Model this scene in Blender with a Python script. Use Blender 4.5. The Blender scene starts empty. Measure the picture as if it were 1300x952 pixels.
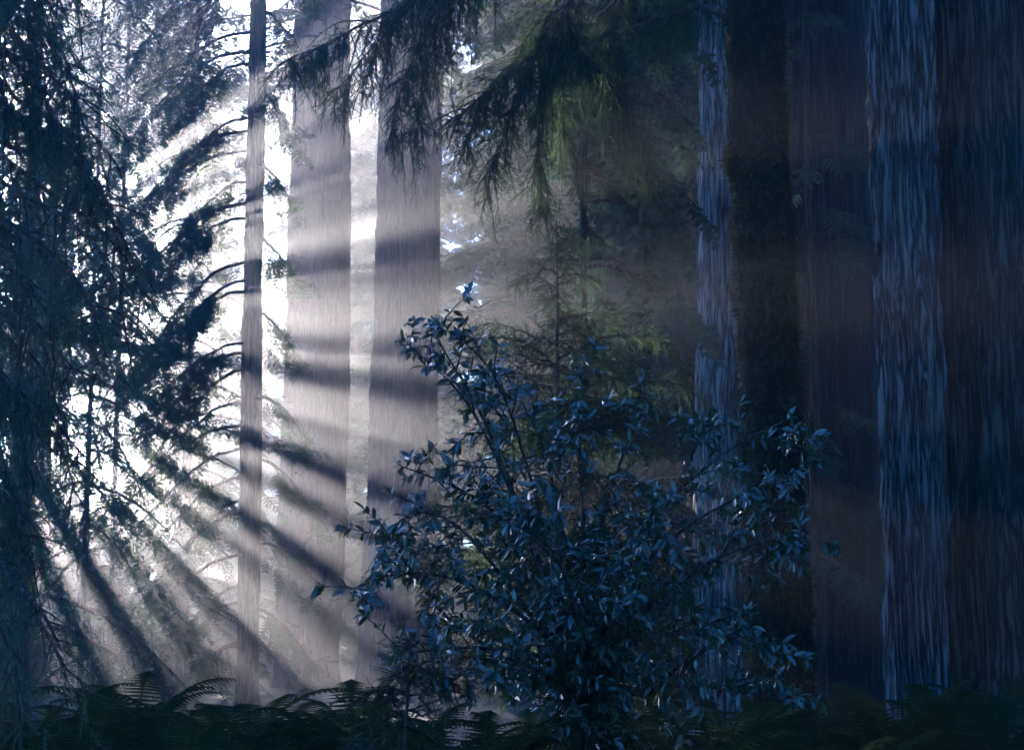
import bpy, math
import numpy as np
from mathutils import Vector

# ------------------------------------------------------------------ camera, light, exposure
scene = bpy.context.scene
COL = scene.collection
CAM = np.array([0.0, 0.0, 1.7])
PITCH = math.radians(8.0)
FPX = 2267.0                       # focal length in photograph pixels (1300 wide)

cam_data = bpy.data.cameras.new("camera")
cam_data.sensor_width = 36.0
cam_data.lens = 36.0 * FPX / 1300.0
cam_data.clip_end = 2000.0
cam = bpy.data.objects.new("camera", cam_data)
cam.location = CAM
cam.rotation_euler = (math.radians(90) + PITCH, 0, 0)
COL.objects.link(cam)
scene.camera = cam

def ray(px, py):
    a, b = (px - 650.0) / FPX, (476.0 - py) / FPX
    c, s = math.cos(PITCH), math.sin(PITCH)
    return np.array([a, c - b * s, s + b * c])

def at(px, py, Y):
    """point at depth Y (metres in front of the camera) seen in direction px, py"""
    d = ray(px, py)
    return CAM + d * (Y / d[1])

SUN = ray(-80, 405)
SUN = SUN / np.linalg.norm(SUN)
ELEV = math.asin(SUN[2])
AZ = math.atan2(SUN[0], SUN[1])    # clockwise from +Y
SR = np.array([math.cos(AZ), -math.sin(AZ), 0.0])     # right of the sun line
SU = np.cross(SR, SUN)                                # up, across the sun line

world = bpy.data.worlds.new("World")
scene.world = world
world.use_nodes = True
nt = world.node_tree
bg = nt.nodes["Background"]
sky = nt.nodes.new("ShaderNodeTexSky")
sky.sky_type = 'NISHITA'
sky.sun_disc = False
sky.sun_elevation = ELEV
sky.sun_rotation = AZ
sky.air_density = 1.0
sky.dust_density = 0.0
sky.ozone_density = 9.5
nt.links.new(sky.outputs[0], bg.inputs[0])
bg.inputs[1].default_value = 0.14

sun_data = bpy.data.lights.new("sun", 'SUN')
sun_data.energy = 5.0
sun_data.angle = math.radians(0.5)
sun_data.color = (1.0, 0.95, 0.885)
sun = bpy.data.objects.new("sun", sun_data)
sun.rotation_euler = Vector((-SUN[0], -SUN[1], -SUN[2])).to_track_quat('-Z', 'Y').to_euler()
sun.location = (0, 0, 60)
COL.objects.link(sun)

scene.view_settings.view_transform = 'Standard'
scene.view_settings.look = 'None'
scene.view_settings.exposure = 2.8
scene.view_settings.gamma = 1.0
HAZE_DENSITY = 0.004
HAZE_G = 0.87

scene.render.engine = 'CYCLES'
scene.render.filter_size = 1.1
cy = scene.cycles
cy.use_denoising = True
cy.denoiser = 'OPENIMAGEDENOISE'
cy.use_adaptive_sampling = False
cy.adaptive_threshold = 0.02
cy.max_bounces = 4
cy.diffuse_bounces = 2
cy.glossy_bounces = 2
cy.transmission_bounces = 3
cy.transparent_max_bounces = 4
cy.volume_bounces = 0
cy.caustics_reflective = False
cy.caustics_refractive = False
cy.sample_clamp_indirect = 4.0
cy.sample_clamp_direct = 0.0

rs = np.random.RandomState

# ------------------------------------------------------------------ materials
def nodes_of(name):
    m = bpy.data.materials.new(name)
    m.use_nodes = True
    t = m.node_tree
    t.nodes.clear()
    out = t.nodes.new("ShaderNodeOutputMaterial")
    return m, t, out

def ramp(t, fac, stops):
    r = t.nodes.new("ShaderNodeValToRGB")
    el = r.color_ramp.elements
    while len(el) < len(stops):
        el.new(0.5)
    for e, (p, c) in zip(el, stops):
        e.position = p
        e.color = (*c, 1)
    t.links.new(fac, r.inputs[0])
    return r.outputs[0]

def noise(t, vec, scale, detail=4, rough=0.55):
    n = t.nodes.new("ShaderNodeTexNoise")
    n.inputs["Scale"].default_value = scale
    n.inputs["Detail"].default_value = detail
    n.inputs["Roughness"].default_value = rough
    if vec is not None:
        t.links.new(vec, n.inputs["Vector"])
    return n

def mapping(t, scale, coord="Object"):
    tc = t.nodes.new("ShaderNodeTexCoord")
    mp = t.nodes.new("ShaderNodeMapping")
    mp.inputs["Scale"].default_value = scale
    t.links.new(tc.outputs[coord], mp.inputs["Vector"])
    return mp.outputs[0]

def bark_material(name, dark, mid, light, stretch=14.0, bump=0.5, lichen=None, zr=0.11):
    m, t, out = nodes_of(name)
    p = t.nodes.new("ShaderNodeBsdfPrincipled")
    v = mapping(t, (stretch * 1.5, stretch * 1.5, stretch * zr))
    n1 = noise(t, v, 1.0, 5, 0.6)
    n1.noise_type = 'RIDGED_MULTIFRACTAL'
    n1.inputs["Offset"].default_value = 0.9
    n1.inputs["Gain"].default_value = 2.0
    v2 = mapping(t, (stretch * 5, stretch * 5, stretch * zr * 7))
    n2 = noise(t, v2, 1.0, 5, 0.65)
    ad = t.nodes.new("ShaderNodeMapRange")
    ad.inputs[1].default_value = 0.2; ad.inputs[2].default_value = 1.6; ad.inputs[3].default_value = 0.75; ad.inputs[4].default_value = 0.0
    t.links.new(n1.outputs[0], ad.inputs[0])
    mx = t.nodes.new("ShaderNodeMath"); mx.operation = 'MULTIPLY_ADD'
    t.links.new(n2.outputs[0], mx.inputs[0]); mx.inputs[1].default_value = 0.6
    t.links.new(ad.outputs[0], mx.inputs[2])
    col = ramp(t, mx.outputs[0], [(0.35, dark), (0.62, mid), (0.95, light)])
    if lichen:
        v3 = mapping(t, (2.2, 2.2, 0.7))
        n3 = noise(t, v3, 1.0, 6, 0.7)
        f = ramp(t, n3.outputs[0], [(0.5, (0, 0, 0)), (0.72, (0.7, 0.7, 0.7))])
        mc = t.nodes.new("ShaderNodeMixRGB")
        t.links.new(f, mc.inputs[0]); t.links.new(col, mc.inputs[1])
        mc.inputs[2].default_value = (*lichen, 1)
        col = mc.outputs[0]
    t.links.new(col, p.inputs["Base Color"])
    p.inputs["Roughness"].default_value = 0.9
    p.inputs["Specular IOR Level"].default_value = 0.2
    b = t.nodes.new("ShaderNodeBump")
    b.inputs["Strength"].default_value = bump
    b.inputs["Distance"].default_value = 0.06
    t.links.new(mx.outputs[0], b.inputs["Height"])
    t.links.new(b.outputs[0], p.inputs["Normal"])
    t.links.new(p.outputs[0], out.inputs[0])
    return m

def needle_material(name, c1, c2, trans=0.4, scale=1.3):
    m, t, out = nodes_of(name)
    n = noise(t, mapping(t, (scale,) * 3), 1.0, 4, 0.6)
    col = ramp(t, n.outputs[0], [(0.3, c1), (0.7, c2)])
    d = t.nodes.new("ShaderNodeBsdfDiffuse")
    tr = t.nodes.new("ShaderNodeBsdfTranslucent")
    hs = t.nodes.new("ShaderNodeHueSaturation")
    hs.inputs["Value"].default_value = 1.7
    hs.inputs["Hue"].default_value = 0.495
    t.links.new(col, hs.inputs["Color"])
    t.links.new(col, d.inputs[0]); t.links.new(hs.outputs[0], tr.inputs[0])
    mx = t.nodes.new("ShaderNodeMixShader"); mx.inputs[0].default_value = trans
    t.links.new(d.outputs[0], mx.inputs[1]); t.links.new(tr.outputs[0], mx.inputs[2])
    t.links.new(mx.outputs[0], out.inputs[0])
    return m

def leaf_material():
    m, t, out = nodes_of("glossy_leaf")
    n = noise(t, mapping(t, (3, 3, 3)), 1.0, 3, 0.6)
    col = ramp(t, n.outputs[0], [(0.25, (0.01, 0.026, 0.01)), (0.6, (0.03, 0.06, 0.018)), (0.75, (0.07, 0.085, 0.022))])
    p = t.nodes.new("ShaderNodeBsdfPrincipled")
    t.links.new(col, p.inputs["Base Color"])
    rr_ = noise(t, mapping(t, (7, 7, 7)), 1.0, 2)
    mr = t.nodes.new("ShaderNodeMapRange"); mr.inputs[1].default_value = 0.3; mr.inputs[2].default_value = 0.7; mr.inputs[3].default_value = 0.2; mr.inputs[4].default_value = 0.5
    t.links.new(rr_.outputs[0], mr.inputs[0]); t.links.new(mr.outputs[0], p.inputs["Roughness"])
    p.inputs["Specular IOR Level"].default_value = 1.0
    p.inputs["Coat Weight"].default_value = 0.6
    p.inputs["Coat Roughness"].default_value = 0.18
    tr = t.nodes.new("ShaderNodeBsdfTranslucent")
    tr.inputs[0].default_value = (0.09, 0.15, 0.02, 1)
    mx = t.nodes.new("ShaderNodeMixShader"); mx.inputs[0].default_value = 0.12
    t.links.new(p.outputs[0], mx.inputs[1]); t.links.new(tr.outputs[0], mx.inputs[2])
    t.links.new(mx.outputs[0], out.inputs[0])
    return m

def ground_material():
    m, t, out = nodes_of("forest_floor")
    p = t.nodes.new("ShaderNodeBsdfPrincipled")
    n = noise(t, mapping(t, (1.5, 1.5, 1.5)), 1.0, 8, 0.7)
    col = ramp(t, n.outputs[0], [(0.3, (0.03, 0.022, 0.014)), (0.52, (0.07, 0.045, 0.026)), (0.7, (0.045, 0.055, 0.02))])
    t.links.new(col, p.inputs["Base Color"])
    p.inputs["Roughness"].default_value = 0.95
    b = t.nodes.new("ShaderNodeBump"); b.inputs["Strength"].default_value = 0.6
    n2 = noise(t, mapping(t, (9, 9, 9)), 1.0, 6, 0.7)
    t.links.new(n2.outputs[0], b.inputs["Height"]); t.links.new(b.outputs[0], p.inputs["Normal"])
    t.links.new(p.outputs[0], out.inputs[0])
    return m

M = dict(
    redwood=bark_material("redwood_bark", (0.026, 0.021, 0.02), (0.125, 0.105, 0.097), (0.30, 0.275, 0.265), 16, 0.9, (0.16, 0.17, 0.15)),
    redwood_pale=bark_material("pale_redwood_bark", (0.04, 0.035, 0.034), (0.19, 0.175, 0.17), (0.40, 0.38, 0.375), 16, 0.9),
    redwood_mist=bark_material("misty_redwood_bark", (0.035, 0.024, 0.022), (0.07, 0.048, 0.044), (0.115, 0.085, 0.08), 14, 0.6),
    redwood_green_shaded=bark_material("shaded_greenish_redwood_bark", (0.008, 0.01, 0.008), (0.034, 0.04, 0.032), (0.095, 0.11, 0.088), 14, 0.9, (0.05, 0.08, 0.055)),  # shade of the giant's front put into the colour; the green is its own
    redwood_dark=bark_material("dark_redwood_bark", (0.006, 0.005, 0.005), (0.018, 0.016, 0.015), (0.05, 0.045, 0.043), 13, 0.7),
    bark=bark_material("conifer_bark", (0.025, 0.018, 0.014), (0.07, 0.052, 0.04), (0.13, 0.1, 0.08), 18, 0.5),
    mossbark=bark_material("mossy_bark", (0.004, 0.005, 0.003), (0.013, 0.015, 0.006), (0.034, 0.037, 0.013), 13, 1.0, None, 0.8),
    moss=needle_material("moss", (0.012, 0.017, 0.005), (0.06, 0.058, 0.018), 0.55, 6.0),
    needle=needle_material("conifer_needles", (0.03, 0.065, 0.045), (0.06, 0.105, 0.06), 0.4),
    needle_old=needle_material("mossy_needles", (0.024, 0.048, 0.02), (0.06, 0.09, 0.034), 0.45),
    needle_far=needle_material("far_needles", (0.03, 0.055, 0.035), (0.06, 0.09, 0.045), 0.35),
    leaf=leaf_material(),
    fern=needle_material("fern_green", (0.014, 0.028, 0.01), (0.03, 0.05, 0.016), 0.35),
    ground=ground_material(),
)

# ------------------------------------------------------------------ mesh helpers
class MB:
    """collects vertices, triangles and quads with a material slot each"""
    def __init__(self):
        self.v, self.f3, self.f4, self.n = [], [], [], 0
    def add(self, v, tris=None, quads=None, mat=0):
        v = np.asarray(v, float)
        if tris is not None and len(tris):
            self.f3.append((np.asarray(tris, int) + self.n, mat))
        if quads is not None and len(quads):
            self.f4.append((np.asarray(quads, int) + self.n, mat))
        self.v.append(v); self.n += len(v)
    def soup(self, T, mat=0):
        """T: (k,3,3) triangles"""
        T = np.asarray(T)
        if len(T):
            self.add(T.reshape(-1, 3), tris=np.arange(len(T) * 3).reshape(-1, 3), mat=mat)
    def tube(self, pts, rad, n=5, mat=0):
        pts = np.asarray(pts, float); k = len(pts)
        rad = np.broadcast_to(np.asarray(rad, float), (k,))
        tan = np.gradient(pts, axis=0)
        tan /= np.linalg.norm(tan, axis=1)[:, None] + 1e-9
        ref = np.where(np.abs(tan[:, 2:3]) > 0.9, [[1.0, 0, 0]], [[0, 0, 1.0]])
        a = np.cross(tan, ref); a /= np.linalg.norm(a, axis=1)[:, None] + 1e-9
        b = np.cross(tan, a)
        th = np.arange(n) * 2 * math.pi / n
        V = pts[:, None, :] + rad[:, None, None] * (np.cos(th)[None, :, None] * a[:, None, :] + np.sin(th)[None, :, None] * b[:, None, :])
        i = np.arange(k - 1)[:, None] * n; j = np.arange(n)[None, :]; j2 = (j + 1) % n
        Q = np.stack([i + j, i + j2, i + n + j2, i + n + j], -1).reshape(-1, 4)
        self.add(V.reshape(-1, 3), quads=Q, mat=mat)
    def mesh(self, name, mats, origin=(0, 0, 0), smooth=False):
        me = bpy.data.meshes.new(name)
        V = (np.concatenate(self.v) - np.asarray(origin)).astype(np.float32) if self.v else np.zeros((0, 3), np.float32)
        loops, starts, totals, mi, s = [], [], [], [], 0
        for lst, k in ((self.f3, 3), (self.f4, 4)):
            for f, m in lst:
                loops.append(f.ravel()); c = len(f)
                starts.append(s + np.arange(c) * k); totals.append(np.full(c, k)); mi.append(np.full(c, m)); s += c * k
        me.vertices.add(len(V)); me.vertices.foreach_set("co", V.ravel())
        if loops:
            L = np.concatenate(loops).astype(np.int32)
            me.loops.add(len(L)); me.loops.foreach_set("vertex_index", L)
            st = np.concatenate(starts).astype(np.int32)
            me.polygons.add(len(st)); me.polygons.foreach_set("loop_start", st)
            me.polygons.foreach_set("loop_total", np.concatenate(totals).astype(np.int32))
            me.polygons.foreach_set("material_index", np.concatenate(mi).astype(np.int32))
            if smooth:
                me.polygons.foreach_set("use_smooth", np.ones(len(st), bool))
        for m in mats:
            me.materials.append(m)
        me.update(calc_edges=True)
        return me

def link(name, me, parent=None, kind=None, loc=None):
    o = bpy.data.objects.new(name, me)
    COL.objects.link(o)
    if parent is not None:
        o.parent = parent
    if loc is not None:
        o.location = loc
    if kind:
        o["kind"] = kind
    return o

def thing(name, label, cat, loc, group=None):
    o = bpy.data.objects.new(name, None)
    o.empty_display_size = 0.3
    COL.objects.link(o)
    o.location = loc
    o["label"] = label; o["category"] = cat
    if group:
        o["group"] = group
    return o

def pnoise(rng, th, z, kt, kz):
    """value noise, periodic in th (0..1) with kt cells, and in z (0..1) with kz cells; -1..1"""
    g = rng.uniform(-1, 1, (kt, kz + 2))
    x = (th % 1.0) * kt; y = np.clip(z, 0, 1) * kz
    xi = np.floor(x).astype(int); yi = np.floor(y).astype(int)
    fx = x - xi; fy = y - yi
    fx = fx * fx * (3 - 2 * fx); fy = fy * fy * (3 - 2 * fy)
    x0, x1 = xi % kt, (xi + 1) % kt
    return (g[x0, yi] * (1 - fx) + g[x1, yi] * fx) * (1 - fy) + (g[x0, yi + 1] * (1 - fx) + g[x1, yi + 1] * fx) * fy

def ground_z(x, y):
    x = np.asarray(x, float); y = np.asarray(y, float)
    z = 0.22 * np.sin(x * 0.21 + 1.3) * np.cos(y * 0.17) + 0.12 * np.sin(x * 0.53 + y * 0.41)
    z = z + 0.85 * np.exp(-((y - 11.5) / 4.2) ** 2) - 0.25 * np.exp(-(x ** 2 + y ** 2) / 20.0)
    return z

def trunk_mesh(name, pts, radii, nth, nz, seed, mat, origin, lobes=0.05, ridge=0.03, kr=60, lobe_fn=None, nlobe=7, lump=0.0):
    """fluted bark column through pts (list of xyz) with radii at those points"""
    rng = rs(seed)
    pts = np.asarray(pts, float); radii = np.asarray(radii, float)
    zs = np.linspace(0, 1, nz)
    hz = (pts[:, 2] - pts[0, 2]) / (pts[-1, 2] - pts[0, 2])
    c = np.stack([np.interp(zs, hz, pts[:, i]) for i in range(3)], 1)
    r = np.interp(zs, hz, radii)
    th = np.arange(nth) / nth
    TH, Z = np.meshgrid(th, zs)
    H = pts[-1, 2] - pts[0, 2]
    kz = max(3, int(H / 1.6))
    warp = 0.35 / kr * 6 * pnoise(rng, TH, Z, max(4, kr // 6), kz) + 0.01 * pnoise(rng, TH, Z, 4, max(2, kz // 3))
    big = pnoise(rng, TH + warp, Z, nlobe, max(2, kz // 4)) * lobes
    n1 = 1 - np.abs(pnoise(rng, TH + warp, Z, kr, kz))
    n2 = 1 - np.abs(pnoise(rng, TH + warp, Z, int(kr * 2.3), kz * 3))
    rid = (n1 ** 3 * 0.7 + n2 ** 2 * 0.35) * ridge
    R = r[:, None] * (1 + big)
    if lobe_fn is not None:
        R = R * lobe_fn(TH * 2 * math.pi, Z)
    R = R + rid - ridge * 0.7
    if lump:
        R = R + lump * (pnoise(rng, TH, Z, 11, int(H * 7)) + 0.6 * pnoise(rng, TH, Z, 23, int(H * 14)))
    A = TH * 2 * math.pi
    V = np.stack([c[:, None, 0] + R * np.cos(A), c[:, None, 1] + R * np.sin(A), np.broadcast_to(c[:, None, 2], R.shape)], -1)
    i = np.arange(nz - 1)[:, None] * nth; j = np.arange(nth)[None, :]; j2 = (j + 1) % nth
    Q = np.stack([i + j, i + j2, i + nth + j2, i + nth + j], -1).reshape(-1, 4)
    mb = MB(); mb.add(V.reshape(-1, 3), quads=Q)
    return mb.mesh(name, [mat], origin, smooth=True), V

# ------------------------------------------------------------------ foliage
def unit(v):
    return v / (np.linalg.norm(v, axis=-1, keepdims=True) + 1e-9)

def template_spray(pairs=5, seed=0, w=0.085):
    rng = rs(seed); T = []
    T.append([[0, -0.012, 0], [0, 0.012, 0], [1, 0, -0.12]])
    for k in range(pairs):
        t = 0.1 + 0.85 * k / pairs
        for s in (-1, 1):
            t2 = t + rng.uniform(0, 0.06)
            l = (0.34 - 0.2 * t2) * rng.uniform(0.8, 1.2)
            z0 = -0.12 * t2 * t2
            tip = [t2 + l * 0.75, s * l, z0 - rng.uniform(0.02, 0.14)]
            T.append([[t2, 0, z0], [t2 + w * 1.6, s * 0.015, z0], tip])
            m = [t2 + l * 0.3, s * l * 0.45, z0 - 0.02]
            T.append([m, [m[0] + w * 1.5, m[1] + s * 0.05, m[2] - .01], tip])
    return np.array(T)

def template_twig(pairs=18, seed=0, nl=0.075, w=0.016):
    """needle-level twig of length 1 (scaled to about a quarter metre)"""
    rng = rs(seed); T = [[[0, -0.008, 0], [0, 0.008, 0], [1, 0, -0.14]]]
    for k in range(pairs):
        t = 0.03 + 0.95 * k / pairs
        for s in (-1, 1):
            t2 = t + rng.uniform(-0.02, 0.02)
            l = nl * rng.uniform(0.7, 1.25) * (1.15 - 0.5 * t2)
            z = -0.14 * t2 * t2
            T.append([[t2 - w, 0, z], [t2 + w, 0, z], [t2 + l * 0.55, s * l, z + rng.uniform(-0.03, 0.02)]])
    return np.array(T)

SPRAYS = [template_spray(5, s) for s in range(3)]
FAR_SPRAYS = [template_spray(3, s + 5, 0.14) for s in range(3)]
TWIGS = [template_twig(13, s, 0.10, 0.022) for s in range(4)]

def place(templates, P, D, U, S, rng):
    """instances of triangle templates, baked: P positions, D directions, U rough normals, S scales"""
    P, D, U = np.asarray(P, float), unit(np.asarray(D, float)), np.asarray(U, float)
    S = np.asarray(S, float)
    side = unit(np.cross(U, D)); up = np.cross(D, side)
    pick = rng.randint(0, len(templates), len(P)); out = []
    for k, T in enumerate(templates):
        m = pick == k
        if not m.any():
            continue
        B = T[None, :, :, 0:1] * D[m][:, None, None, :] + T[None, :, :, 1:2] * side[m][:, None, None, :] + T[None, :, :, 2:3] * up[m][:, None, None, :]
        out.append((P[m][:, None, None, :] + B * S[m][:, None, None, None]).reshape(-1, 3, 3))
    return np.concatenate(out) if out else np.zeros((0, 3, 3))

# gaps among the boughs on the sunny side, through which the sun reaches the glade:
# each is a line along the sun's rays, given by its offset (u right, v up) from the camera's own line to the sun
GAPS = []
def gap(px, py, s, r):
    d = ray(px, py); d = d / np.linalg.norm(d)
    p = d * (s / np.dot(d, SUN))
    GAPS.append((np.dot(p, SR), np.dot(p, SU), r))
# ... and the wider openings as wedges about that line: direction, half width (degrees), from and to (metres off the line)
WEDGES = [(40, 1.6, 5.0, 6.7), (33.5, 1.9, 5.0, 6.7), (27.5, 1.3, 5.0, 6.7), (21.5, 2.5, 5.0, 6.7), (14.5, 1.5, 5.0, 6.7), (9.4, 0.8, 5.0, 6.7),
          (3.8, 2.6, 5.0, 6.7), (-3, 1.1, 5.0, 6.7), (-9, 1.5, 5.0, 6.7), (-15.5, 1.7, 5.0, 6.7),
          (-22, 1.1, 4.6, 7.0), (-28, 1.9, 4.2, 7.2), (-34, 1.1, 4.2, 7.2), (-40.5, 2.7, 4.0, 7.0), (-47.5, 1.1, 4, 7.0), (-54, 1.5, 3.8, 6.6), (-61, 1.6, 3.6, 6.2), (-68, 1.8, 3.4, 6.0)]
for px, py, s_, r in [(918, 60, 12.3, 0.24), (918, 150, 12.3, 0.24), (928, 330, 12.3, 0.16), (934, 490, 12.3, 0.26), (1014, 330, 12.3, 0.2), (738, 112, 14.6, 0.22), (640, 350, 16.2, 0.35)]:
    gap(px, py, s_, r)
GA = np.array(GAPS)

def in_gap(P, grow=0.0, wedges=True):
    q = np.asarray(P) - CAM
    u, v = q @ SR, q @ SU
    hit = np.zeros(len(q), bool)
    for a, b, r in GA:
        hit |= (u - a) ** 2 + (v - b) ** 2 < (r + grow) ** 2
    psi = np.degrees(np.arctan2(v, u)); rho = np.hypot(u, v)
    for c, w, r0_, r1_ in WEDGES if wedges else ():
        hit |= (np.abs(psi - c) * rho * 0.01745 < w * rho * 0.01745 + grow) & (rho > r0_ - grow) & (rho < r1_ + grow)
    return hit

def resample(pts, n):
    pts = np.asarray(pts, float)
    d = np.r_[0, np.cumsum(np.linalg.norm(np.diff(pts, axis=0), axis=1))]
    # smooth Catmull-like by dense linear + box filter
    t = np.linspace(0, d[-1], n)
    q = np.stack([np.interp(t, d, pts[:, i]) for i in range(3)], 1)
    for _ in range(2):
        q[1:-1] = (q[:-2] + 2 * q[1:-1] + q[2:]) / 4
    return q

def hanging_limb(rng, pts, r0, n_sec, l0, l1, hang=1.0, start=0.15, twig=0.2, spacing=0.05, spread=1.0, templ=TWIGS, twig_hang=0.6, streamer=0.0, down=0.0, fan=0.8):
    """A drooping conifer limb: woody axis, branchlets that bend down under their weight, twigs with needles."""
    wood, P, D, U, S = [], [], [], [], []
    ax = resample(pts, 24)
    ax[3:-1] += np.cumsum(rng.normal(0, 0.012, (20, 3)), axis=0)
    L = np.linalg.norm(np.diff(ax, axis=0), axis=1).sum()
    wood.append((ax, np.linspace(r0, r0 * 0.18, len(ax)), 6))
    for k in range(n_sec):
        t = start + (1 - start) * (k + rng.uniform(0, 1)) / n_sec
        f = t * (len(ax) - 1); i = min(int(f), len(ax) - 2)
        p = ax[i] + (ax[i + 1] - ax[i]) * (f - i)
        dirn = unit(ax[i + 1] - ax[i])
        lat = unit(np.cross(dirn, [0, 0, 1.0]) + 1e-6) * (1 if k % 2 else -1)
        d = unit(dirn * rng.uniform(0.3, 0.9) + lat * rng.uniform(0.4, 1.0) * spread + np.array([0, 0, rng.uniform(-0.5, 0.15)]) + rng.normal(0, 0.15, 3))
        if down:
            d = unit(d * (1 - down) + rng.normal(0, 0.4, 3) + np.array([0, 0, -down]))
        l = rng.uniform(l0, l1) * (1.0 - 0.45 * t)
        if rng.rand() < streamer:
            l *= 1.6; d = unit(d * 0.4 + np.array([0, 0, -1.0]))
        m = max(5, int(l / 0.07))
        q = [p]; dd = d.copy(); st = l / m
        for _ in range(m):
            dd = unit(dd + np.array([0, 0, -1.0]) * hang * st * 2.2 + rng.normal(0, 0.06, 3))
            q.append(q[-1] + dd * st)
        q = np.array(q)
        wood.append((q, np.linspace(0.005 + 0.006 * l, 0.002, len(q)), 3))
        nt_ = max(3, int(l / spacing))
        for j in range(nt_):
            tt = (j + rng.uniform(0, 1)) / nt_
            ff = tt * (len(q) - 1); ii = min(int(ff), len(q) - 2)
            b = q[ii] + (q[ii + 1] - q[ii]) * (ff - ii)
            dq = unit(q[ii + 1] - q[ii])
            la = unit(np.cross(dq, rng.normal(0, 1, 3)) + 1e-6)
            dt = unit(dq * rng.uniform(0.3, 0.9) + la * rng.uniform(0.25 * fan, fan) + np.array([0, 0, -twig_hang * rng.uniform(0.3, 1.2)]))
            P.append(b); D.append(dt); S.append(twig * rng.uniform(0.55, 1.25) * (1.1 - 0.4 * tt))
            U.append(np.array([0, 0, 1.0]) + rng.normal(0, 0.5, 3))
    return wood, place(templ, P, D, U, S, rng)

def add_bough(parent, limb, woodmat, needlemat, origin):
    wood, T = limb
    mb = MB()
    for pts, r, n in wood:
        mb.tube(pts, r, n)
    b = link("bough", mb.mesh("bough", [woodmat], origin), parent)
    fb = MB(); fb.soup(T)
    link("foliage", fb.mesh("foliage", [needlemat], origin), b, kind="stuff")
    return b

def conifer_branches(rng, base, H, z0, Lmax, n, droop=0.5, e0=0.1, spray=0.55, per_m=9, templ=SPRAYS, shape=1.0, use_gaps=False, grow=0.03, clear=1.0,
                     az=None, jit=0.25, top=None, trunk=None):
    """list of (wood polyline, radii, triangles) for a conifer standing at base"""
    res = []
    top = H if top is None else top
    for k in range(n):
        f = (k + rng.uniform(0, 1)) / n
        z = z0 + (top - z0) * f
        a = rng.uniform(0, 2 * math.pi) if az is None else rng.choice(az) + rng.normal(0, 0.4)
        env = max(0.06, (1 - (z - z0) / (H - z0 + 0.01))) ** shape
        L = max(0.25, Lmax * env * rng.uniform(0.65, 1.15))
        t = np.linspace(0, 1, 9)
        el = e0 + rng.normal(0, 0.12)
        hd = np.array([math.cos(a), math.sin(a), 0])
        lat = np.array([-hd[1], hd[0], 0])
        sway = rng.normal(0, jit * 0.4)
        c = base if trunk is None else np.array([np.interp(z, trunk[:, 2], trunk[:, 0]), np.interp(z, trunk[:, 2], trunk[:, 1]), base[2]])
        dr = droop * rng.uniform(0.7, 1.3)
        q = c[None] + np.array([0, 0, z])[None] + L * (t[:, None] * hd[None] * math.cos(el) + (sway * t ** 2)[:, None] * lat[None]) + np.stack([0 * t, 0 * t, L * (math.sin(el) * t - dr * t ** 2)], 1)
        ns = max(3, int(L * per_m))
        tt = 0.12 + 0.88 * rng.uniform(0, 1, ns) ** 0.8
        ff = tt * 8; ii = np.minimum(ff.astype(int), 7)
        P = q[ii] + (q[ii + 1] - q[ii]) * (ff - ii)[:, None]
        dq = unit(q[ii + 1] - q[ii])
        sg = np.where(rng.rand(ns) < 0.5, -1.0, 1.0)
        D = dq * rng.uniform(0.35, 1.0, ns)[:, None] + lat[None] * (sg * rng.uniform(0.3, 1.0, ns))[:, None] + np.array([0, 0, -1.0])[None] * rng.uniform(0.0, 0.8, ns)[:, None]
        U = np.array([[0, 0, 1.0]]) + rng.normal(0, 0.35, (ns, 3))
        S = spray * rng.uniform(0.55, 1.25, ns) * (1.15 - 0.45 * tt)
        T = place(templ, P, D, U, S, rng) if len(P) else np.zeros((0, 3, 3))
        if use_gaps and len(T):
            c_ = T.mean(1)
            drop = in_gap(c_, grow, use_gaps != 'spots')
            if clear < 1:
                drop &= rs(1000 + k).rand(len(T)) < clear
            if use_gaps is True:            # open, airy tops high above the glade
                w_ = c_ - CAM
                u_, v_ = w_ @ SR, w_ @ SU
                ps = np.degrees(np.arctan2(v_, u_))
                drop |= (ps > 43) & (ps < 110) & (np.hypot(u_, v_) > 3) & (rs(k).rand(len(T)) < 0.55)
            T = T[~drop]
        if use_gaps and templ is FAR_SPRAYS and in_gap(q, 0.0)[1:].sum() > 2:
            continue
        res.append((q, np.linspace(0.012 + 0.009 * L, 0.004, 9), T))
    return res

def simple_trunk_pts(base, H, lean=(0, 0)):
    return np.array([[base[0] + lean[0] * f, base[1] + lean[1] * f, base[2] - 0.3 + H * f] for f in (0, 0.03, 0.08, 0.3, 0.6, 1.0)])

def conifer(name, label, cat, base, H, r0, z0, Lmax, n, seed, split=False, group=None, woodmat="bark", needlemat="needle_far", lean=(0, 0), nth=40, nz=50,
            ridge=0.02, **kw):
    rng = rs(seed)
    base = np.array([base[0], base[1], float(ground_z(base[0], base[1]))])
    root = thing(name, label, cat, base, group)
    tp = simple_trunk_pts(base, H, lean)
    me, _ = trunk_mesh("trunk", tp, [r0 * 1.35, r0 * 1.12, r0, r0 * 0.86, r0 * 0.6, r0 * 0.12], nth, nz, seed + 1, M[woodmat], base, 0.05, ridge, 24)
    link("trunk", me, root)
    br = conifer_branches(rng, base, H, z0, Lmax, n, trunk=tp, **kw)
    if split:
        for q, r, T in br:
            add_bough(root, ([(q, r, 5)], T), M["bark"], M[needlemat], base)
    else:
        mb = MB()
        for q, r, T in br:
            mb.tube(q, r, 4, 0); mb.soup(T, 1)
        link("crown", mb.mesh("crown", [M["bark"], M[needlemat]], base), root, kind="stuff")
    return root

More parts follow.
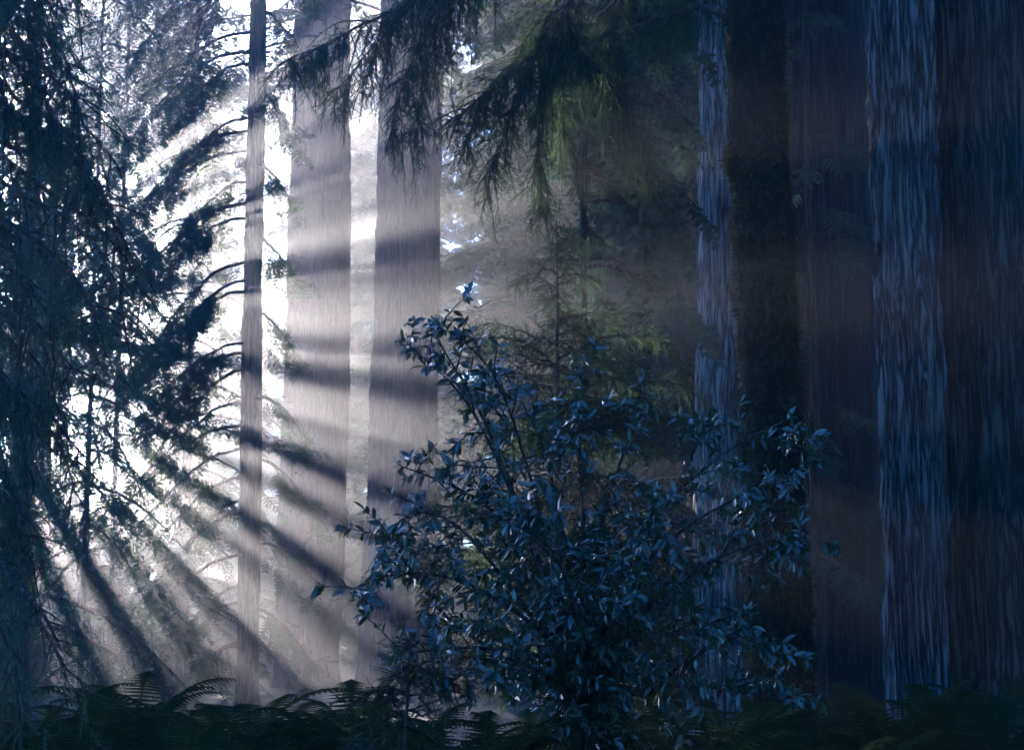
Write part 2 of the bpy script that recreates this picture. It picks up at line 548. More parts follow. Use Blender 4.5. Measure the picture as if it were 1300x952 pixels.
def copy_tree(root, loc, rz, sc, label, group):
    def rec(o, par):
        c = o.copy(); COL.objects.link(c); c.parent = par
        for ch in o.children:
            rec(ch, c)
        return c
    r = rec(root, None)
    r.location = loc; r.rotation_euler = (0, 0, rz); r.scale = (sc, sc, sc)
    r["label"] = label
    if group:
        r["group"] = group
    return r

# ================================================================== the ground
n = 161
gx = np.linspace(-90, 90, n); gy = np.linspace(-45, 112, n)
X, Y = np.meshgrid(gx, gy)
V = np.stack([X, Y, ground_z(X, Y)], -1).reshape(-1, 3)
i = np.arange(n - 1)[:, None] * n; j = np.arange(n - 1)[None, :]
mb = MB(); mb.add(V, quads=np.stack([i + j, i + j + 1, i + n + j + 1, i + n + j], -1).reshape(-1, 4))
link("ground", mb.mesh("ground", [M["ground"]], smooth=True), kind="structure")

# ================================================================== the big trunks
def redwood(label, edge_pts, Y, Htop, nth, nz, seed, mat, kr, ridge, lobes=0.05, lobe_fn=None, nlobe=7, cat="redwood", crown=None, group=None, flare=1.25):
    """edge_pts: list of (py, px_left, px_right) measured on the photograph"""
    e = sorted(edge_pts, key=lambda t: -t[0])
    pts, rad = [], []
    for py, a, b in e:
        pl, pr = at(a, py, Y), at(b, py, Y)
        pts.append((pl + pr) / 2); rad.append(np.linalg.norm(pr - pl) / 2)
    pts = np.array(pts); rad = np.array(rad)
    gz = float(ground_z(pts[0, 0], pts[0, 1]))
    bottom = pts[0] * 1.0; bottom[2] = gz - 0.4
    d = (pts[-1] - pts[0]) / (pts[-1, 2] - pts[0, 2])
    topz = Htop
    tp = pts[-1] + d * (topz - pts[-1, 2])
    allp = np.vstack([[bottom], [pts[0] * [1, 1, 0] + [0, 0, min(gz + 0.8, pts[0, 2] - 0.05)]], pts, [tp]])
    allr = np.r_[rad[0] * flare, rad[0] * (1 + (flare - 1) * 0.3), rad, rad[-1] * 0.55]
    base = np.array([bottom[0], bottom[1], gz])
    root = thing("redwood_tree", label, cat, base, group)
    me, _ = trunk_mesh("trunk", allp, allr, nth, nz, seed, M[mat], base, lobes, ridge, kr, lobe_fn, nlobe)
    link("trunk", me, root)
    if crown:
        c = dict(z0=14, Lmax=5.0, n=70, spray=0.9, per_m=7, templ=FAR_SPRAYS, droop=0.35)
        c.update(crown)
        br = conifer_branches(rs(seed + 9), base, topz, trunk=allp, **c)
        mb = MB()
        for q, r, T in br:
            mb.tube(q, r * 1.5, 4, 0); mb.soup(T, 1)
        link("crown", mb.mesh("crown", [M["bark"], M["needle_far"]], base), root, kind="stuff")
    return root, allp, allr

# right-hand giant, buttress and deep furrow; sky-lit and shaded sides painted as separate barks
def giant_lobe(A, Z):
    a = np.degrees(A)
    g = lambda c, w: np.exp(-(((a - c + 180) % 360 - 180) / w) ** 2)
    return 1 - 0.06 * g(214, 9) + 0.04 * g(240, 16) - 0.05 * g(262, 7) + 0.03 * g(285, 14)
giant, _, _ = redwood("giant redwood with a sky-lit grey ridged buttress beside a shaded greenish front", [(0, 1140, 1520), (430, 1152, 1555), (860, 1166, 1590)], 15.2, 30,
        380, 140, 3, "redwood_green_shaded", 90, 0.12, 0.025, giant_lobe, crown=dict(z0=13, n=45))
gb = np.array(giant.location)
bp, brd = [], []
for py, a_, b_ in [(952, 1128, 1212), (860, 1127, 1208), (430, 1114, 1196), (0, 1098, 1186), (-700, 1088, 1176)]:
    pl, pr = at(a_, py, 14.35), at(b_, py, 14.35)
    bp.append((pl + pr) / 2); brd.append(np.linalg.norm(pr - pl) / 2)
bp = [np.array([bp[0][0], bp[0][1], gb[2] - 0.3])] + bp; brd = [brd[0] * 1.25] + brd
me, _ = trunk_mesh("buttress", bp, brd, 200, 170, 33, M["redwood"], gb, 0.06, 0.11, 24, None, 5)  # lighter bark stands in for skylight on the buttress
bt = link("buttress", me, giant); bt["label"] = "sky-lit grey buttress with long vertical ridges"
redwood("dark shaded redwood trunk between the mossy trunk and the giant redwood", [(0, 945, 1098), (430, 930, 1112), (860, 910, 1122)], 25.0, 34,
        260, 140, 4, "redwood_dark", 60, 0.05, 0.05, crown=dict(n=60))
redwood("slim blue-grey ridged trunk close behind the mossy trunk", [(0, 888, 962), (430, 884, 962), (860, 876, 962)], 21.0, 30,
        220, 140, 5, "redwood_pale", 40, 0.06, 0.04, crown=dict(n=50))
redwood("tall straight misty redwood trunk, the one nearer the leafy shrub", [(0, 484, 565), (430, 473, 560), (860, 456, 552)], 45.0, 38,
        200, 130, 6, "redwood_mist", 50, 0.12, 0.08, crown=dict(z0=17, n=60, use_gaps=True))
redwood("broad misty redwood trunk between the slender trunk and the straight redwood", [(0, 372, 446), (430, 362, 443), (860, 345, 430)], 53.0, 40,
        200, 130, 7, "redwood_mist", 50, 0.12, 0.09, crown=dict(z0=18, n=60, use_gaps=True))
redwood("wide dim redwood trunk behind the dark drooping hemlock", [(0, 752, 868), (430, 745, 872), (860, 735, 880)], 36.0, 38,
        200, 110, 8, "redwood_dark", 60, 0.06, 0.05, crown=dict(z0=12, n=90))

# ================================================================== mossy hemlock with boughs hanging into the view
YM = 13.2
pts = [at(a, py, YM) for py, a in ((952, 993), (860, 990), (430, 975), (200, 965), (0, 957), (-300, 944), (-900, 930))]
rad = [0.262, 0.247, 0.222, 0.212, 0.203, 0.18, 0.05]
gz = float(ground_z(pts[0][0], pts[0][1]))
pts = [np.array([pts[0][0] + 0.01, pts[0][1], gz - 0.3])] + pts
rad = [0.40] + rad
mbase = np.array([pts[0][0], pts[0][1], gz])
mossy = thing("hemlock_tree", "moss-covered slender hemlock with dark feathery boughs hanging from above", "tree", mbase)
me, MV = trunk_mesh("trunk", pts, rad, 110, 340, 21, M["mossbark"], mbase, 0.07, 0.015, 14, lump=0.016)
link("trunk", me, mossy)
# burl on the left side
bc = at(932, 205, YM)
rng = rs(5)
th = np.linspace(0, 2 * math.pi, 18, endpoint=False); ph = np.linspace(0.05, math.pi - 0.05, 12)
TH, PH = np.meshgrid(th, ph)
rr = 1 + 0.25 * pnoise(rng, TH / (2 * math.pi), PH / math.pi, 5, 4)
BV = np.stack([bc[0] + 0.05 + 0.10 * rr * np.sin(PH) * np.cos(TH), bc[1] + 0.1 * rr * np.sin(PH) * np.sin(TH), bc[2] + 0.17 * rr * np.cos(PH)], -1)
i = np.arange(11)[:, None] * 18; j = np.arange(18)[None, :]
mb = MB(); mb.add(BV.reshape(-1, 3), quads=np.stack([i + j, i + 18 + j, i + 18 + (j + 1) % 18, i + (j + 1) % 18], -1).reshape(-1, 4))
link("burl", mb.mesh("burl", [M["mossbark"]], mbase, smooth=True), mossy)
# moss fuzz over trunk and burl
def fuzz(VG, n, rng, l0, l1, zmax=9.0, patch=None):
    a = VG[:-1].reshape(-1, 3)
    cen = VG.mean(1)
    k = rng.randint(0, len(a), n)
    row = k // VG.shape[1]
    nrm = unit((a[k] - cen[row]) * [1, 1, 0.0] + 1e-6)
    p = a[k] + rng.normal(0, 0.012, (n, 3))
    d = unit(nrm + rng.normal(0, 0.45, (n, 3)) + [0, 0, -0.25])
    l = rng.uniform(l0, l1, n)[:, None] * (0.6 + 0.9 * (pnoise(rs(3), (k % VG.shape[1]) / VG.shape[1], row / VG.shape[0], 9, 40)[:, None] * 0.5 + 0.5))
    side = unit(np.cross(d, rng.normal(0, 1, (n, 3)))) * 0.007
    keep = p[:, 2] < zmax
    if patch is not None:
        keep &= (pnoise(rs(8), (k % VG.shape[1]) / VG.shape[1], row / VG.shape[0], 8, 60) * 0.5 + 0.5) > patch
    T = np.stack([p - side - d * 0.01, p + side - d * 0.01, p + d * l], 1)
    return T[keep]
mb = MB(); mb.soup(fuzz(MV, 26000, rs(31), 0.012, 0.032)); mb.soup(fuzz(MV, 16000, rs(35), 0.025, 0.06, patch=0.55)); mb.soup(fuzz(BV, 2500, rs(32), 0.02, 0.06))
link("moss", mb.mesh("moss", [M["moss"]], mbase), mossy, kind="stuff")

def px_limb(pl, Y0, Y1):
    return [at(a, b, Y0 + (Y1 - Y0) * k / (len(pl) - 1)) for k, (a, b) in enumerate(pl)]
rng = rs(77)
limbs = [
    # polyline in photograph pixels, depth from..to, n_sec, l0, l1, start, streamer
    ([(948, -330), (800, -230), (660, -90), (560, -10), (470, 32), (410, 60), (366, 80)], 13.2, 16.0, 46, 0.35, 0.8, 0.52, 0.25),
    ([(950, -280), (780, -170), (620, -70), (548, 10), (532, 90), (516, 175)], 13.2, 16.2, 34, 0.25, 0.6, 0.5, 0.4),
    ([(950, -300), (700, -190), (560, -60), (505, 20), (470, 80), (450, 130)], 13.2, 15.8, 30, 0.25, 0.6, 0.5, 0.2),
    ([(950, -310), (740, -180), (600, -80), (520, 0), (455, 62), (415, 118)], 13.2, 16.5, 34, 0.3, 0.6, 0.5, 0.2),
    ([(950, -260), (740, -150), (600, -50), (540, 40), (508, 105), (498, 160)], 13.2, 15.5, 34, 0.3, 0.6, 0.5, 0.3),
    ([(950, -150), (800, -70), (720, 30), (705, 110), (720, 190), (735, 240)], 13.2, 16.0, 34, 0.25, 0.5, 0.5, 0.3),
    ([(950, -170), (800, -90), (690, 20), (640, 80), (600, 140), (588, 190)], 13.2, 16.3, 34, 0.25, 0.5, 0.5, 0.2),
    ([(952, -100), (800, -40), (760, 60), (790, 150), (800, 210)], 13.2, 15.8, 30, 0.25, 0.5, 0.45, 0.25),
    ([(950, -180), (820, -110), (715, -10), (668, 62), (615, 108), (572, 150)], 13.2, 15.5, 40, 0.3, 0.7, 0.45, 0.15),
    ([(950, -170), (800, -90), (705, 10), (684, 100), (677, 190), (690, 270)], 13.2, 15.3, 44, 0.25, 0.55, 0.45, 0.3),
    ([(950, -190), (790, -100), (685, 30), (655, 120), (638, 190), (620, 245)], 13.2, 15.9, 34, 0.25, 0.55, 0.5, 0.2),
    ([(952, -120), (790, -80), (706, 8), (742, 82), (785, 120), (812, 165), (836, 232)], 13.2, 15.1, 46, 0.25, 0.6, 0.5, 0.25),
    ([(955, -60), (850, -40), (770, 0), (745, 60), (740, 130)], 13.2, 15.5, 26, 0.25, 0.5, 0.4, 0.2),
    ([(930, 18), (890, 10), (840, 20), (790, 32), (750, 60)], 13.2, 16.0, 26, 0.2, 0.45, 0.15, 0.1),
    ([(940, -40), (890, -20), (850, 25), (835, 70)], 13.2, 15.8, 20, 0.2, 0.45, 0.2, 0.2),
    ([(950, -60), (870, -40), (800, -20), (720, 0), (650, 10)], 13.2, 16.5, 30, 0.2, 0.5, 0.2, 0.1),
]
for pl, y0, y1, ns, l0, l1, st, sm in limbs:
    add_bough(mossy, hanging_limb(rng, px_limb(pl, y0, y1), 0.03, int(ns * 1.8), l0 * 1.15, l1 * 1.2, hang=0.95, start=st, twig=0.15, spacing=0.028, streamer=sm, spread=1.0, twig_hang=0.2, down=0.2, fan=1.1),
              M["bark"], M["needle_old"], mbase)

# ================================================================== near dark conifer on the left
HB = np.array([-4.1, 9.8, 0]); HB[2] = float(ground_z(HB[0], HB[1]))
left = thing("hemlock_tree", "dense dark blue-green hemlock with heavy layered drooping boughs", "tree", HB)
tp = simple_trunk_pts(HB, 17)
me, _ = trunk_mesh("trunk", tp, [0.42, 0.34, 0.3, 0.26, 0.18, 0.04], 60, 80, 40, M["bark"], HB, 0.05, 0.03, 26)
link("trunk", me, left)
rng = rs(78)
def trunk_px(py, Y=9.8):
    d = ray(-300, py); z = CAM[2] + d[2] / d[1] * Y
    return np.array([HB[0], HB[1], z])
lp = [
    ([(-80, -110), (20, -60), (90, -10)], -250, 0.9), ([(-60, -60), (30, -10), (85, 40)], -160, 0.9),
    ([(-40, 10), (50, 60), (110, 120), (125, 180)], -90, 0.8), ([(-40, 60), (50, 110), (120, 170), (150, 240)], -40, 0.8),
    ([(-40, 120), (60, 180), (130, 240), (165, 310)], 20, 0.8), ([(-40, 190), (60, 250), (140, 310), (172, 380)], 90, 0.7),
    ([(-40, 260), (50, 320), (120, 370), (165, 430)], 160, 0.7), ([(-40, 330), (30, 380), (90, 430), (130, 500)], 230, 0.7),
    ([(-40, 400), (20, 450), (70, 490), (100, 560)], 300, 0.6), ([(-40, 470), (10, 520), (45, 580), (60, 650)], 380, 0.6),
    ([(-40, 540), (0, 600), (30, 660), (40, 720)], 450, 0.6), ([(-50, 600), (0, 670), (40, 760), (95, 850)], 500, 0.45),
    ([(-60, 690), (-10, 760), (20, 830), (30, 900)], 600, 0.5),
]
for pl, tpy, ln in lp:
    for rep in range(3):
        jx, jy = rng.normal(0, 14), rng.normal(0, 18)
        y1 = 9.6 + rng.uniform(-1.2, 1.0)
        p = [trunk_px(tpy + rng.uniform(-30, 30))] + [at(a + jx - rep * 22, b + jy, y1 + (9.8 - y1) * (1 - (k + 1) / len(pl))) for k, (a, b) in enumerate(pl)]
        add_bough(left, hanging_limb(rng, p, 0.03, 29, 0.3 * ln + 0.1, 0.8 * ln + 0.1, hang=0.9, start=0.3, twig=0.19, spacing=0.048, streamer=0.15, twig_hang=0.45, down=0.2, fan=1.1),
                  M["bark"], M["needle"], HB)

# ================================================================== slender tree with branches sweeping down to the left
YG = 32.0
pts = [at(a, py, YG) for py, a in ((860, 315), (430, 320), (180, 325), (-100, 329), (-700, 335))]
rad = [0.205, 0.185, 0.165, 0.15, 0.05]
gz = float(ground_z(pts[0][0], pts[0][1]))
pts = [np.array([pts[0][0], pts[0][1], gz - 0.3])] + pts; rad = [0.30] + rad
GB = np.array([pts[0][0], pts[0][1], gz])
slim = thing("conifer_tree", "slender dark trunk with bare-stemmed branches sweeping down to one side", "tree", GB)
me, _ = trunk_mesh("trunk", pts, rad, 70, 260, 50, M["bark"], GB, 0.12, 0.05, 16)
link("trunk", me, slim)
rng = rs(81)
P = np.array(pts)
for k in range(42):
    py = -160 + 1000 * (k + rng.uniform(0, 1)) / 42
    c = at(np.interp(py, [-700, -100, 180, 430, 860], [335, 329, 325, 320, 315]), py, YG)
    right = k % 4 == 3
    Lp = rng.uniform(45, 90) if right else rng.uniform(90, 215)
    dy = Lp * rng.uniform(0.7, 1.25)
    sgn = 1 if right else -1
    dz = rng.uniform(-1.8, 1.2)
    x0 = 650 + (c[0]) / YG * 0
    p = [c]
    for f, g in ((0.25, 0.10), (0.55, 0.36), (0.8, 0.68), (1.0, 1.0)):
        p.append(at(320 + sgn * Lp * f, py + dy * g - 8, YG + dz * f))
    ls = hanging_limb(rng, p, 0.035, 22 if right else 34, 0.35, 0.9, hang=0.45, start=0.2, twig=0.4, spacing=0.13, templ=SPRAYS, spread=0.6, twig_hang=0.5)
    wood, T = ls
    T = T[~(in_gap(T.mean(1), 0.0) & (rs(600 + k).rand(len(T)) < 0.8))]
    add_bough(slim, (wood, T), M["bark"], M["needle_far"], GB)

# hazy conifer behind the dark hemlock, lower left
b = at(20, 795, 25.0)
conifer("conifer_tree", "hazy blue conifer with drooping sprays behind the dark layered hemlock", "tree", b, 13, 0.2, 0.8, 3.4, 44, 301, split=True,
        droop=0.7, e0=0.05, spray=0.42, per_m=10, use_gaps=True, clear=0.88, needlemat="needle_far", shape=0.6)

conifer("conifer_tree", "misty drooping conifer with fine sprays beside the dark layered hemlock", "tree", at(105, 795, 28.0), 17, 0.05, 1.0, 1.9, 80, 311, split=True,
        droop=0.9, e0=0.0, spray=0.4, per_m=11, use_gaps=True, clear=0.88, needlemat="needle_far", shape=0.35)
conifer("conifer_tree", "pale misty conifer whose tips reach towards the slender dark trunk", "tree", at(140, 795, 37.0), 22, 0.06, 1.0, 2.0, 90, 317, split=True,
        droop=0.9, e0=0.0, spray=0.45, per_m=9, use_gaps=True, clear=0.88, needlemat="needle_far", shape=0.35)

# ================================================================== young conifer behind the shrub
YJ = 17.0
top = at(707, 288, YJ)
JB = np.array([top[0], YJ, 0]); JB[2] = float(ground_z(JB[0], JB[1]))
young = thing("young_conifer", "young conifer with a pointed leader rising behind the glossy leafed shrub", "tree", JB)
jp = [JB + [0, 0, -0.2], JB + [0.01, 0, 1.5], JB + [0.0, 0, 3.0], top + [0.0, 0, -0.9], top]
me, _ = trunk_mesh("trunk", jp, [0.06, 0.05, 0.035, 0.016, 0.003], 16, 40, 60, M["bark"], JB, 0.05, 0.004, 8)
link("trunk", me, young)
rng = rs(82)
zt = top[2]
for k in range(70):
    f = (k + rng.uniform(0, 1)) / 70
    z = zt - 0.06 - (zt - 1.0) * f ** 1.15
    L = 0.12 + min(1.25, (zt - z) * 0.62) * rng.uniform(0.7, 1.15)
    a = rng.uniform(0, 2 * math.pi)
    h = np.array([math.cos(a), math.sin(a), 0])
    c = np.array([JB[0], JB[1], z])
    up = rng.uniform(0.25, 0.55)
    p = [c, c + h * L * 0.35 + [0, 0, L * up * 0.35], c + h * L * 0.7 + [0, 0, L * up * 0.45], c + h * L + [0, 0, L * up * 0.3]]
    add_bough(young, hanging_limb(rng, p, 0.008 + 0.006 * L, max(8, int(26 * L)), 0.08 + 0.14 * L, 0.16 + 0.34 * L, hang=0.35, start=0.06, twig=0.19, spacing=0.042, spread=0.9, twig_hang=0.25),
              M["bark"], M["needle_old"], JB)

# seedling at the foot of the shrub
SB = np.array(at(515, 860, 8.7)); SB[2] = float(ground_z(SB[0], SB[1]))
SH = at(515, 800, 8.7)[2] - SB[2]
seed = thing("hemlock_seedling", "low feathery hemlock seedling at the foot of the shrub", "seedling", SB)
me, _ = trunk_mesh("trunk", [SB + [0, 0, -0.1], SB + [0, 0, SH * 0.5], SB + [0.02, 0, SH]], [0.02, 0.012, 0.003], 12, 20, 61, M["bark"], SB, 0.05, 0.003, 8)
link("trunk", me, seed)
for k in range(26):
    a = math.pi * rng.choice([1.0, 1.0, 0.0]) + rng.normal(0, 0.7)
    z = rng.uniform(0.35, 0.95) * SH; L = rng.uniform(0.2, 0.42) * (1.25 - 0.6 * z / SH)
    h = np.array([math.cos(a), math.sin(a), 0]); c = SB + [0, 0, z]
    p = [c, c + h * L * 0.5 + [0, 0, 0.12 * L], c + h * L + [0, 0, -0.08 * L]]
    add_bough(seed, hanging_limb(rng, p, 0.008, 12, 0.08, 0.2, hang=0.3, start=0.1, twig=0.12, spacing=0.03, spread=0.9, twig_hang=0.25), M["bark"], M["needle_old"], SB)

# ================================================================== broadleaf shrub with glossy leaves
def leaf_template(seed):
    rng = rs(seed)
    n = 4
    t = np.array([0, 0.28, 0.68, 1.0])
    w = 0.5 * np.array([0.10, 0.92, 0.95, 0.10]) * 0.33
    z = -0.22 * t ** 2 * rng.uniform(0.4, 1.4)
    V = []
    for k in range(n):
        V += [[t[k], -w[k], z[k] + 0.35 * w[k]], [t[k], 0, z[k]], [t[k], w[k], z[k] + 0.35 * w[k]]]
    Q = []
    for k in range(n - 1):
        a = k * 3
        Q += [[a, a + 3, a + 4, a + 1], [a + 1, a + 4, a + 5, a + 2]]
    return np.array(V), np.array(Q)
LEAVES = [leaf_template(s) for s in range(4)]
YS = 9.4
KB = np.array(at(738, 860, YS)); KB[2] = float(ground_z(KB[0], KB[1]))
shrub = thing("broadleaf_shrub", "leafy evergreen shrub with glossy leaves reflecting blue sky", "shrub", KB)
rng = rs(90)
b0 = KB + [0, 0, 0.0]
stems = [
    ([(735, 860), (700, 760), (650, 620), (610, 520), (545, 415)], 9.4, 9.2),
    ([(735, 860), (690, 740), (640, 600), (590, 500), (510, 430)], 9.4, 9.5),
    ([(735, 860), (700, 700), (660, 560), (630, 470), (585, 430)], 9.4, 9.1),
    ([(735, 870), (660, 760), (580, 660), (520, 640), (480, 700)], 9.4, 9.2),
    ([(745, 860), (800, 730), (880, 660), (960, 620), (1010, 600)], 9.4, 9.3),
    ([(740, 860), (742, 700), (735, 580), (740, 470)], 9.4, 9.6),
    ([(745, 860), (780, 740), (850, 630), (930, 565), (1005, 530)], 9.4, 8.9),
    ([(745, 870), (800, 790), (900, 710), (980, 680), (1055, 690)], 9.4, 8.7),
    ([(735, 870), (690, 800), (600, 740), (520, 720), (455, 760)], 9.4, 9.0),
    ([(735, 850), (700, 720), (600, 625), (505, 590)], 9.4, 9.7),
    ([(745, 880), (790, 815), (880, 800), (985, 830)], 9.4, 8.8),
    ([(742, 850), (765, 650), (800, 550), (825, 500)], 9.4, 9.9),
    ([(735, 890), (690, 830), (600, 820), (500, 830)], 9.4, 8.8),
    ([(740, 860), (720, 700), (690, 560), (640, 470)], 9.4, 9.9),
    ([(745, 860), (800, 700), (870, 600), (900, 530)], 9.4, 9.8),
    ([(740, 880), (740, 790), (700, 690), (640, 660)], 9.4, 8.5),
    ([(745, 880), (780, 780), (820, 700), (830, 640)], 9.4, 8.5),
    ([(735, 890), (660, 850), (560, 780), (480, 660)], 9.4, 9.6),
    ([(745, 890), (850, 860), (950, 780), (1000, 610)], 9.4, 9.5),
    ([(740, 890), (700, 860), (640, 830), (560, 870)], 9.4, 8.6),
    ([(745, 890), (820, 870), (900, 870), (1010, 890)], 9.4, 8.8),
]
LP, LD, LU, LS = [], [], [], []
def add_leaves(tip, d, m, spread=1.0):
    for q in range(m):
        a = rng.uniform(0, 2 * math.pi)
        s1 = unit(np.cross(d, [0.1, 0.2, 1.0])); s2 = np.cross(d, s1)
        dd = unit(d * rng.uniform(0.1, 0.8) + (s1 * math.cos(a) + s2 * math.sin(a)) * rng.uniform(0.5, 1.0) * spread + np.array([0, 0, -0.15]))
        LP.append(tip - d * rng.uniform(0, 0.05)); LD.append(dd)
        LU.append(np.array([0, -0.35, 1.0]) + rng.normal(0, 0.5, 3)); LS.append(rng.uniform(0.034, 0.084))
for pl, y0, y1 in stems:
    ax = resample([b0 + rng.normal(0, 0.05, 3) * [1, 1, 0]] + px_limb(pl, y0, y1), 26)
    mb = MB(); mb.tube(ax, np.linspace(0.024, 0.004, 26), 6)
    for k in range(28):
        t = 0.26 + 0.74 * (k + rng.uniform(0, 1)) / 28
        f = t * 25; i = min(int(f), 24); p = ax[i] + (ax[i + 1] - ax[i]) * (f - i)
        dirn = unit(ax[i + 1] - ax[i])
        d = unit(dirn * 0.6 + rng.normal(0, 0.75, 3) + [0, 0, 0.15])
        L = rng.uniform(0.18, 0.42) * (1.15 - 0.5 * t)
        q = [p, p + d * L * 0.5 + [0, 0, 0.02], p + d * L + rng.normal(0, 0.03, 3)]
        q = resample(q, 6)
        mb.tube(q, np.linspace(0.005, 0.002, 6), 4)
        add_leaves(q[-1], unit(q[-1] - q[-2]), rng.randint(9, 15))
        add_leaves(q[3], unit(q[3] - q[2]), rng.randint(5, 9))
        add_leaves(q[2], unit(q[3] - q[2]), rng.randint(3, 6))
    add_leaves(ax[-1], unit(ax[-1] - ax[-2]), 8)
    link("stem", mb.mesh("stem", [M["bark"]], KB), shrub)
LP, LD, LU, LS = map(np.array, (LP, LD, LU, LS))
# the 300 leaves nearest the viewer are parts of their own, the rest one mass
order = np.argsort(-LS / np.linalg.norm(LP - CAM, axis=1))
own = order[:300]; rest = order[300:]
leaf_me = []
for V, Q in LEAVES:
    mb = MB(); mb.add(V, quads=Q); leaf_me.append(mb.mesh("leaf", [M["leaf"]], smooth=True))
from mathutils import Matrix
for k in own:
    D = unit(LD[k]); sd = unit(np.cross(LU[k], D)); up = np.cross(D, sd)
    o = link("leaf", leaf_me[k % 4], shrub)
    mm = Matrix(((D[0], sd[0], up[0]), (D[1], sd[1], up[1]), (D[2], sd[2], up[2])))
    o.location = LP[k] - KB; o.rotation_euler = mm.to_euler(); o.scale = (LS[k],) * 3
mb = MB()
D = unit(LD); sd = unit(np.cross(LU, D)); up = np.cross(D, sd)
for k in rest:
    V, Q = LEAVES[k % 4]
    mb.add(LP[k] + LS[k] * (V[:, 0:1] * D[k] + V[:, 1:2] * sd[k] + V[:, 2:3] * up[k]), quads=Q)
link("foliage", mb.mesh("foliage", [M["leaf"]], KB, smooth=True), shrub, kind="stuff")

# ================================================================== dark drooping hemlock in the middle distance
b = at(744, 795, 17.8)
conifer("hemlock_tree", "narrow dense dark hemlock rising just behind the young pointed conifer", "tree", b, 14.5, 0.045, 0.6, 1.45, 190, 401, split=True,
        droop=0.75, e0=0.12, spray=0.42, per_m=30, shape=0.22, use_gaps="spots", templ=FAR_SPRAYS, needlemat="needle")
b = at(822, 795, 23.5)
conifer("hemlock_tree", "dark drooping hemlock in front of the wide dim redwood trunk", "tree", b, 15, 0.12, 0.6, 1.9, 90, 403, split=True,
        droop=0.85, e0=0.1, spray=0.42, per_m=16, shape=0.4, templ=FAR_SPRAYS, needlemat="needle")
conifer("hemlock_tree", "blue shaded hemlock with low boughs between the slim trunk and the giant redwood", "tree", at(1040, 795, 21.0), 12, 0.09, 2.0, 1.5, 40, 402, split=True,
        droop=0.45, e0=0.15, spray=0.34, per_m=18, shape=0.6, needlemat="needle")

# ================================================================== forest beyond
def sunpos(s, b):
    h = np.array([math.sin(AZ), math.cos(AZ)]); r = np.array([math.cos(AZ), -math.sin(AZ)])
    return h * s + r * b
# trees standing between the sun and the glade (each shaped round the gaps)
occ = [(50, 0.8, 30, 3.6), (54, 3.1, 32, 3.8), (59, 7.9, 34, 4.0), (57, -3.5, 32, 4.5), (68, 2.9, 36, 4.8), (70, 7.9, 36, 4.6), (66, -1.0, 36, 5.0), (61, 5.5, 34, 3.6), (73, 5.6, 36, 4.0), (64, 4.3, 34, 3.0)]
for k, (s, bb, H, L) in enumerate(occ):
    p = sunpos(s, bb)
    conifer("conifer_tree", "tall sunlit conifer standing in the glowing mist beyond the slender trunk", "tree", p, H, 0.3, 0.6, L, 124, 500 + 7 * k,
            group="conifers in the glowing mist", droop=0.4, e0=0.1, spray=1.0, per_m=9, templ=FAR_SPRAYS, shape=0.5, use_gaps=True)
# fine-branched conifer whose sprays comb the light into thin shafts
p = sunpos(40.5, 5.5)
conifer("conifer_tree", "lacy backlit conifer close behind the slender dark trunk", "tree", p, 22, 0.13, 0.8, 2.9, 110, 577, split=True,
        droop=0.75, e0=0.05, spray=0.5, per_m=8, templ=SPRAYS, shape=0.4, use_gaps=True, grow=0.05, clear=0.9)
# dense dark conifers on the shaded side: three of a kind, then copies
protos = []
for k in range(3):
    protos.append(conifer("conifer_tree", "tall dense conifer in the dim forest behind the hemlocks", "tree", (60 + 3 * k, 90), 34 + 2 * k, 0.35, 0.8, 4.6, 190, 700 + k * 13,
                          group="conifers of the dim forest", droop=0.45, e0=0.1, spray=1.0, per_m=9, templ=FAR_SPRAYS, shape=0.5))
dim = [(650, 66), (668, 52), (720, 58), (780, 50), (840, 56), (900, 47), (960, 54), (1020, 42), (1090, 48), (1150, 40), (1210, 46), (1280, 38),
       (700, 74), (760, 74), (880, 72), (1000, 70), (1120, 66), (1240, 62), (1340, 50), (1420, 44)]
rng = rs(17)
for k, (px, Yd) in enumerate(dim):
    p = at(px, 795, Yd)
    loc = (p[0], p[1], float(ground_z(p[0], p[1])))
    if k < 3:
        o = protos[k]; o.location = loc; o.rotation_euler[2] = rng.uniform(0, 6)
    else:
        copy_tree(protos[k % 3], loc, rng.uniform(0, 6.28), rng.uniform(0.85, 1.12), protos[0]["label"], "conifers of the dim forest")
for k, (s_, b_) in enumerate([(72, 19.5), (92, 21.5), (84, 20.5), (100, 15.5), (101, 22.0), (90, 10.2), (98, 18.8), (72, 23.5), (62, 25.0)]):
    p = sunpos(s_, b_)
    copy_tree(protos[k % 3], (p[0], p[1], float(ground_z(p[0], p[1]))), rng.uniform(0, 6.28), rng.uniform(0.9, 1.1),
              "pale misty conifer seen between and beside the big straight trunks", "misty conifers behind the straight trunks")
# far hazy trees, sunlit side
for k, (px, Yd) in enumerate([(-60, 92), (-140, 98), (-90, 104), (330, 103), (410, 96), (470, 104), (540, 92), (260, 98), (180, 104)]):
    p = at(px, 795, Yd)
    copy_tree(protos[k % 3], (p[0], p[1], float(ground_z(p[0], p[1]))), rng.uniform(0, 6.28), rng.uniform(0.6, 0.95),
              "faint conifer far back in the bright mist", "faint conifers far back in the mist")

# unseen forest closing in round the viewer, added to block sky light
rng = rs(23)
for k, (x, y) in enumerate([(-2, -11), (6, -10), (12, -6), (15, 1), (16, 8), (18, 15), (19, 23), (0, -20), (12, -18), (22, -8), (24, 4), (26, 16), (24, 28)]):
    copy_tree(protos[k % 3], (x, y, float(ground_z(x, y))), rng.uniform(0, 6.28), rng.uniform(0.8, 1.0),
              "unseen dense conifer around the viewpoint, added to block sky light", "added sky-blocking conifers")

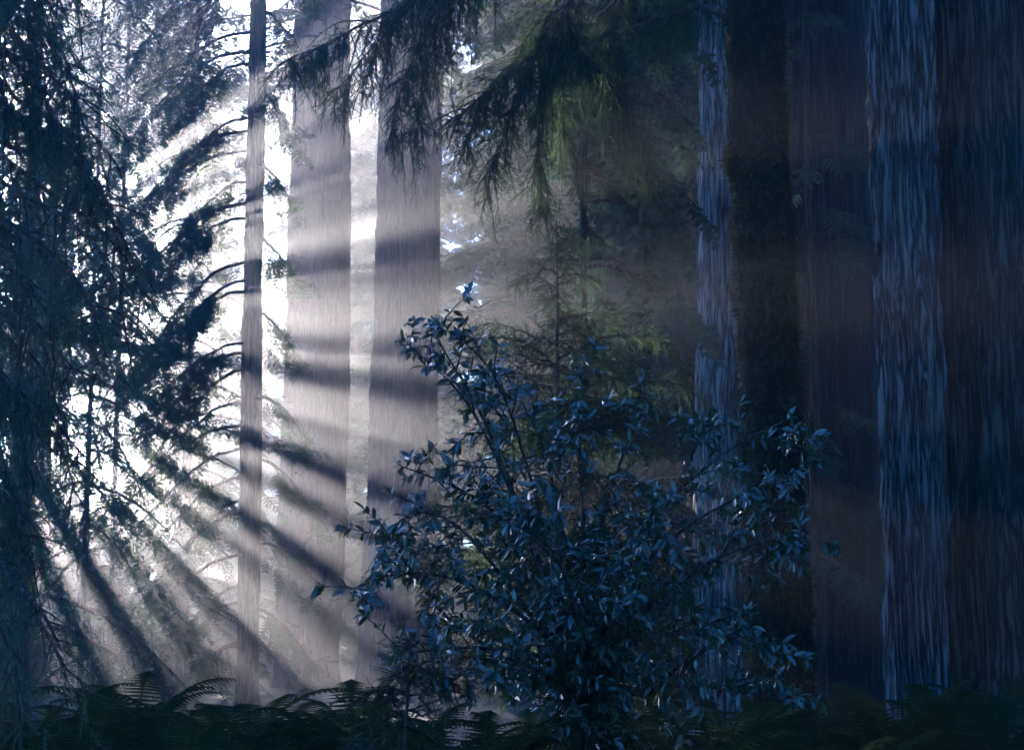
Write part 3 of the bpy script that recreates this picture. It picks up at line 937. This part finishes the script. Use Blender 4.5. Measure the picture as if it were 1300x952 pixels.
# ================================================================== sword ferns on the bank in front
def frond_mesh(seed):
    rng = rs(seed); L = 1.0; n = 30
    t = np.linspace(0, 1, n)
    ax = np.stack([0.62 * t ** 1.1, 0 * t, 0.95 * t - 0.55 * t ** 2.2], 1)
    mb = MB(); mb.tube(ax[::3], np.linspace(0.006, 0.002, 10), 3)
    T = []
    for k in range(3, n):
        w = 0.11 * math.sin(math.pi * min(1, (t[k] * 0.93 + 0.07))) ** 0.7 + 0.01
        dx = unit(ax[k] - ax[k - 1])
        for s in (-1, 1):
            tip = ax[k] + np.array([0, s * w, -0.02]) + dx * 0.02
            T.append([ax[k] - dx * 0.012, ax[k] + dx * 0.012, tip])
    mb.soup(np.array(T))
    return mb.mesh("frond", [M["fern"]])
fr = [frond_mesh(s) for s in range(2)]
rng = rs(19)
for k in range(60):
    px = -60 + 1420 * (k + rng.uniform(0, 1)) / 60; Yd = rng.uniform(7.5, 13.0)
    p = at(px, 860, Yd)
    z = float(ground_z(p[0], p[1]))
    f = thing("sword_fern", "arching sword fern on the dark bank in front of the trees", "fern", (p[0], p[1], z - 0.02), "sword ferns on the bank")
    sc = rng.uniform(0.8, 1.25)
    for j in range(13):
        o = link("frond", fr[j % 2], f)
        o.rotation_euler = (rng.normal(0, 0.12), rng.normal(0, 0.15), 2 * math.pi * j / 13 + rng.normal(0, 0.2))
        s = sc * rng.uniform(0.75, 1.15); o.scale = (s, s, s)

# ================================================================== mist
m, t, out = nodes_of("mist")
pv = t.nodes.new("ShaderNodeVolumePrincipled")
pv.inputs["Color"].default_value = (0.97, 0.95, 1.0, 1)
pv.inputs["Density"].default_value = HAZE_DENSITY
pv.inputs["Anisotropy"].default_value = HAZE_G
t.links.new(pv.outputs[0], out.inputs["Volume"])
x0, x1, y0, y1, z0, z1 = -95, 95, -50, 116, -2.0, 48
V = [[x, y, z] for z in (z0, z1) for y in (y0, y1) for x in (x0, x1)]
Q = [[0, 2, 3, 1], [4, 5, 7, 6], [0, 1, 5, 4], [2, 6, 7, 3], [0, 4, 6, 2], [1, 3, 7, 5]]
mb = MB(); mb.add(V, quads=Q)
hz = link("haze", mb.mesh("haze", [m]), kind="stuff")
tri = sum(len(me.loops) - 2 * len(me.polygons) for me in bpy.data.meshes)
print("POLYS", tri, "OBJECTS", len(bpy.data.objects))
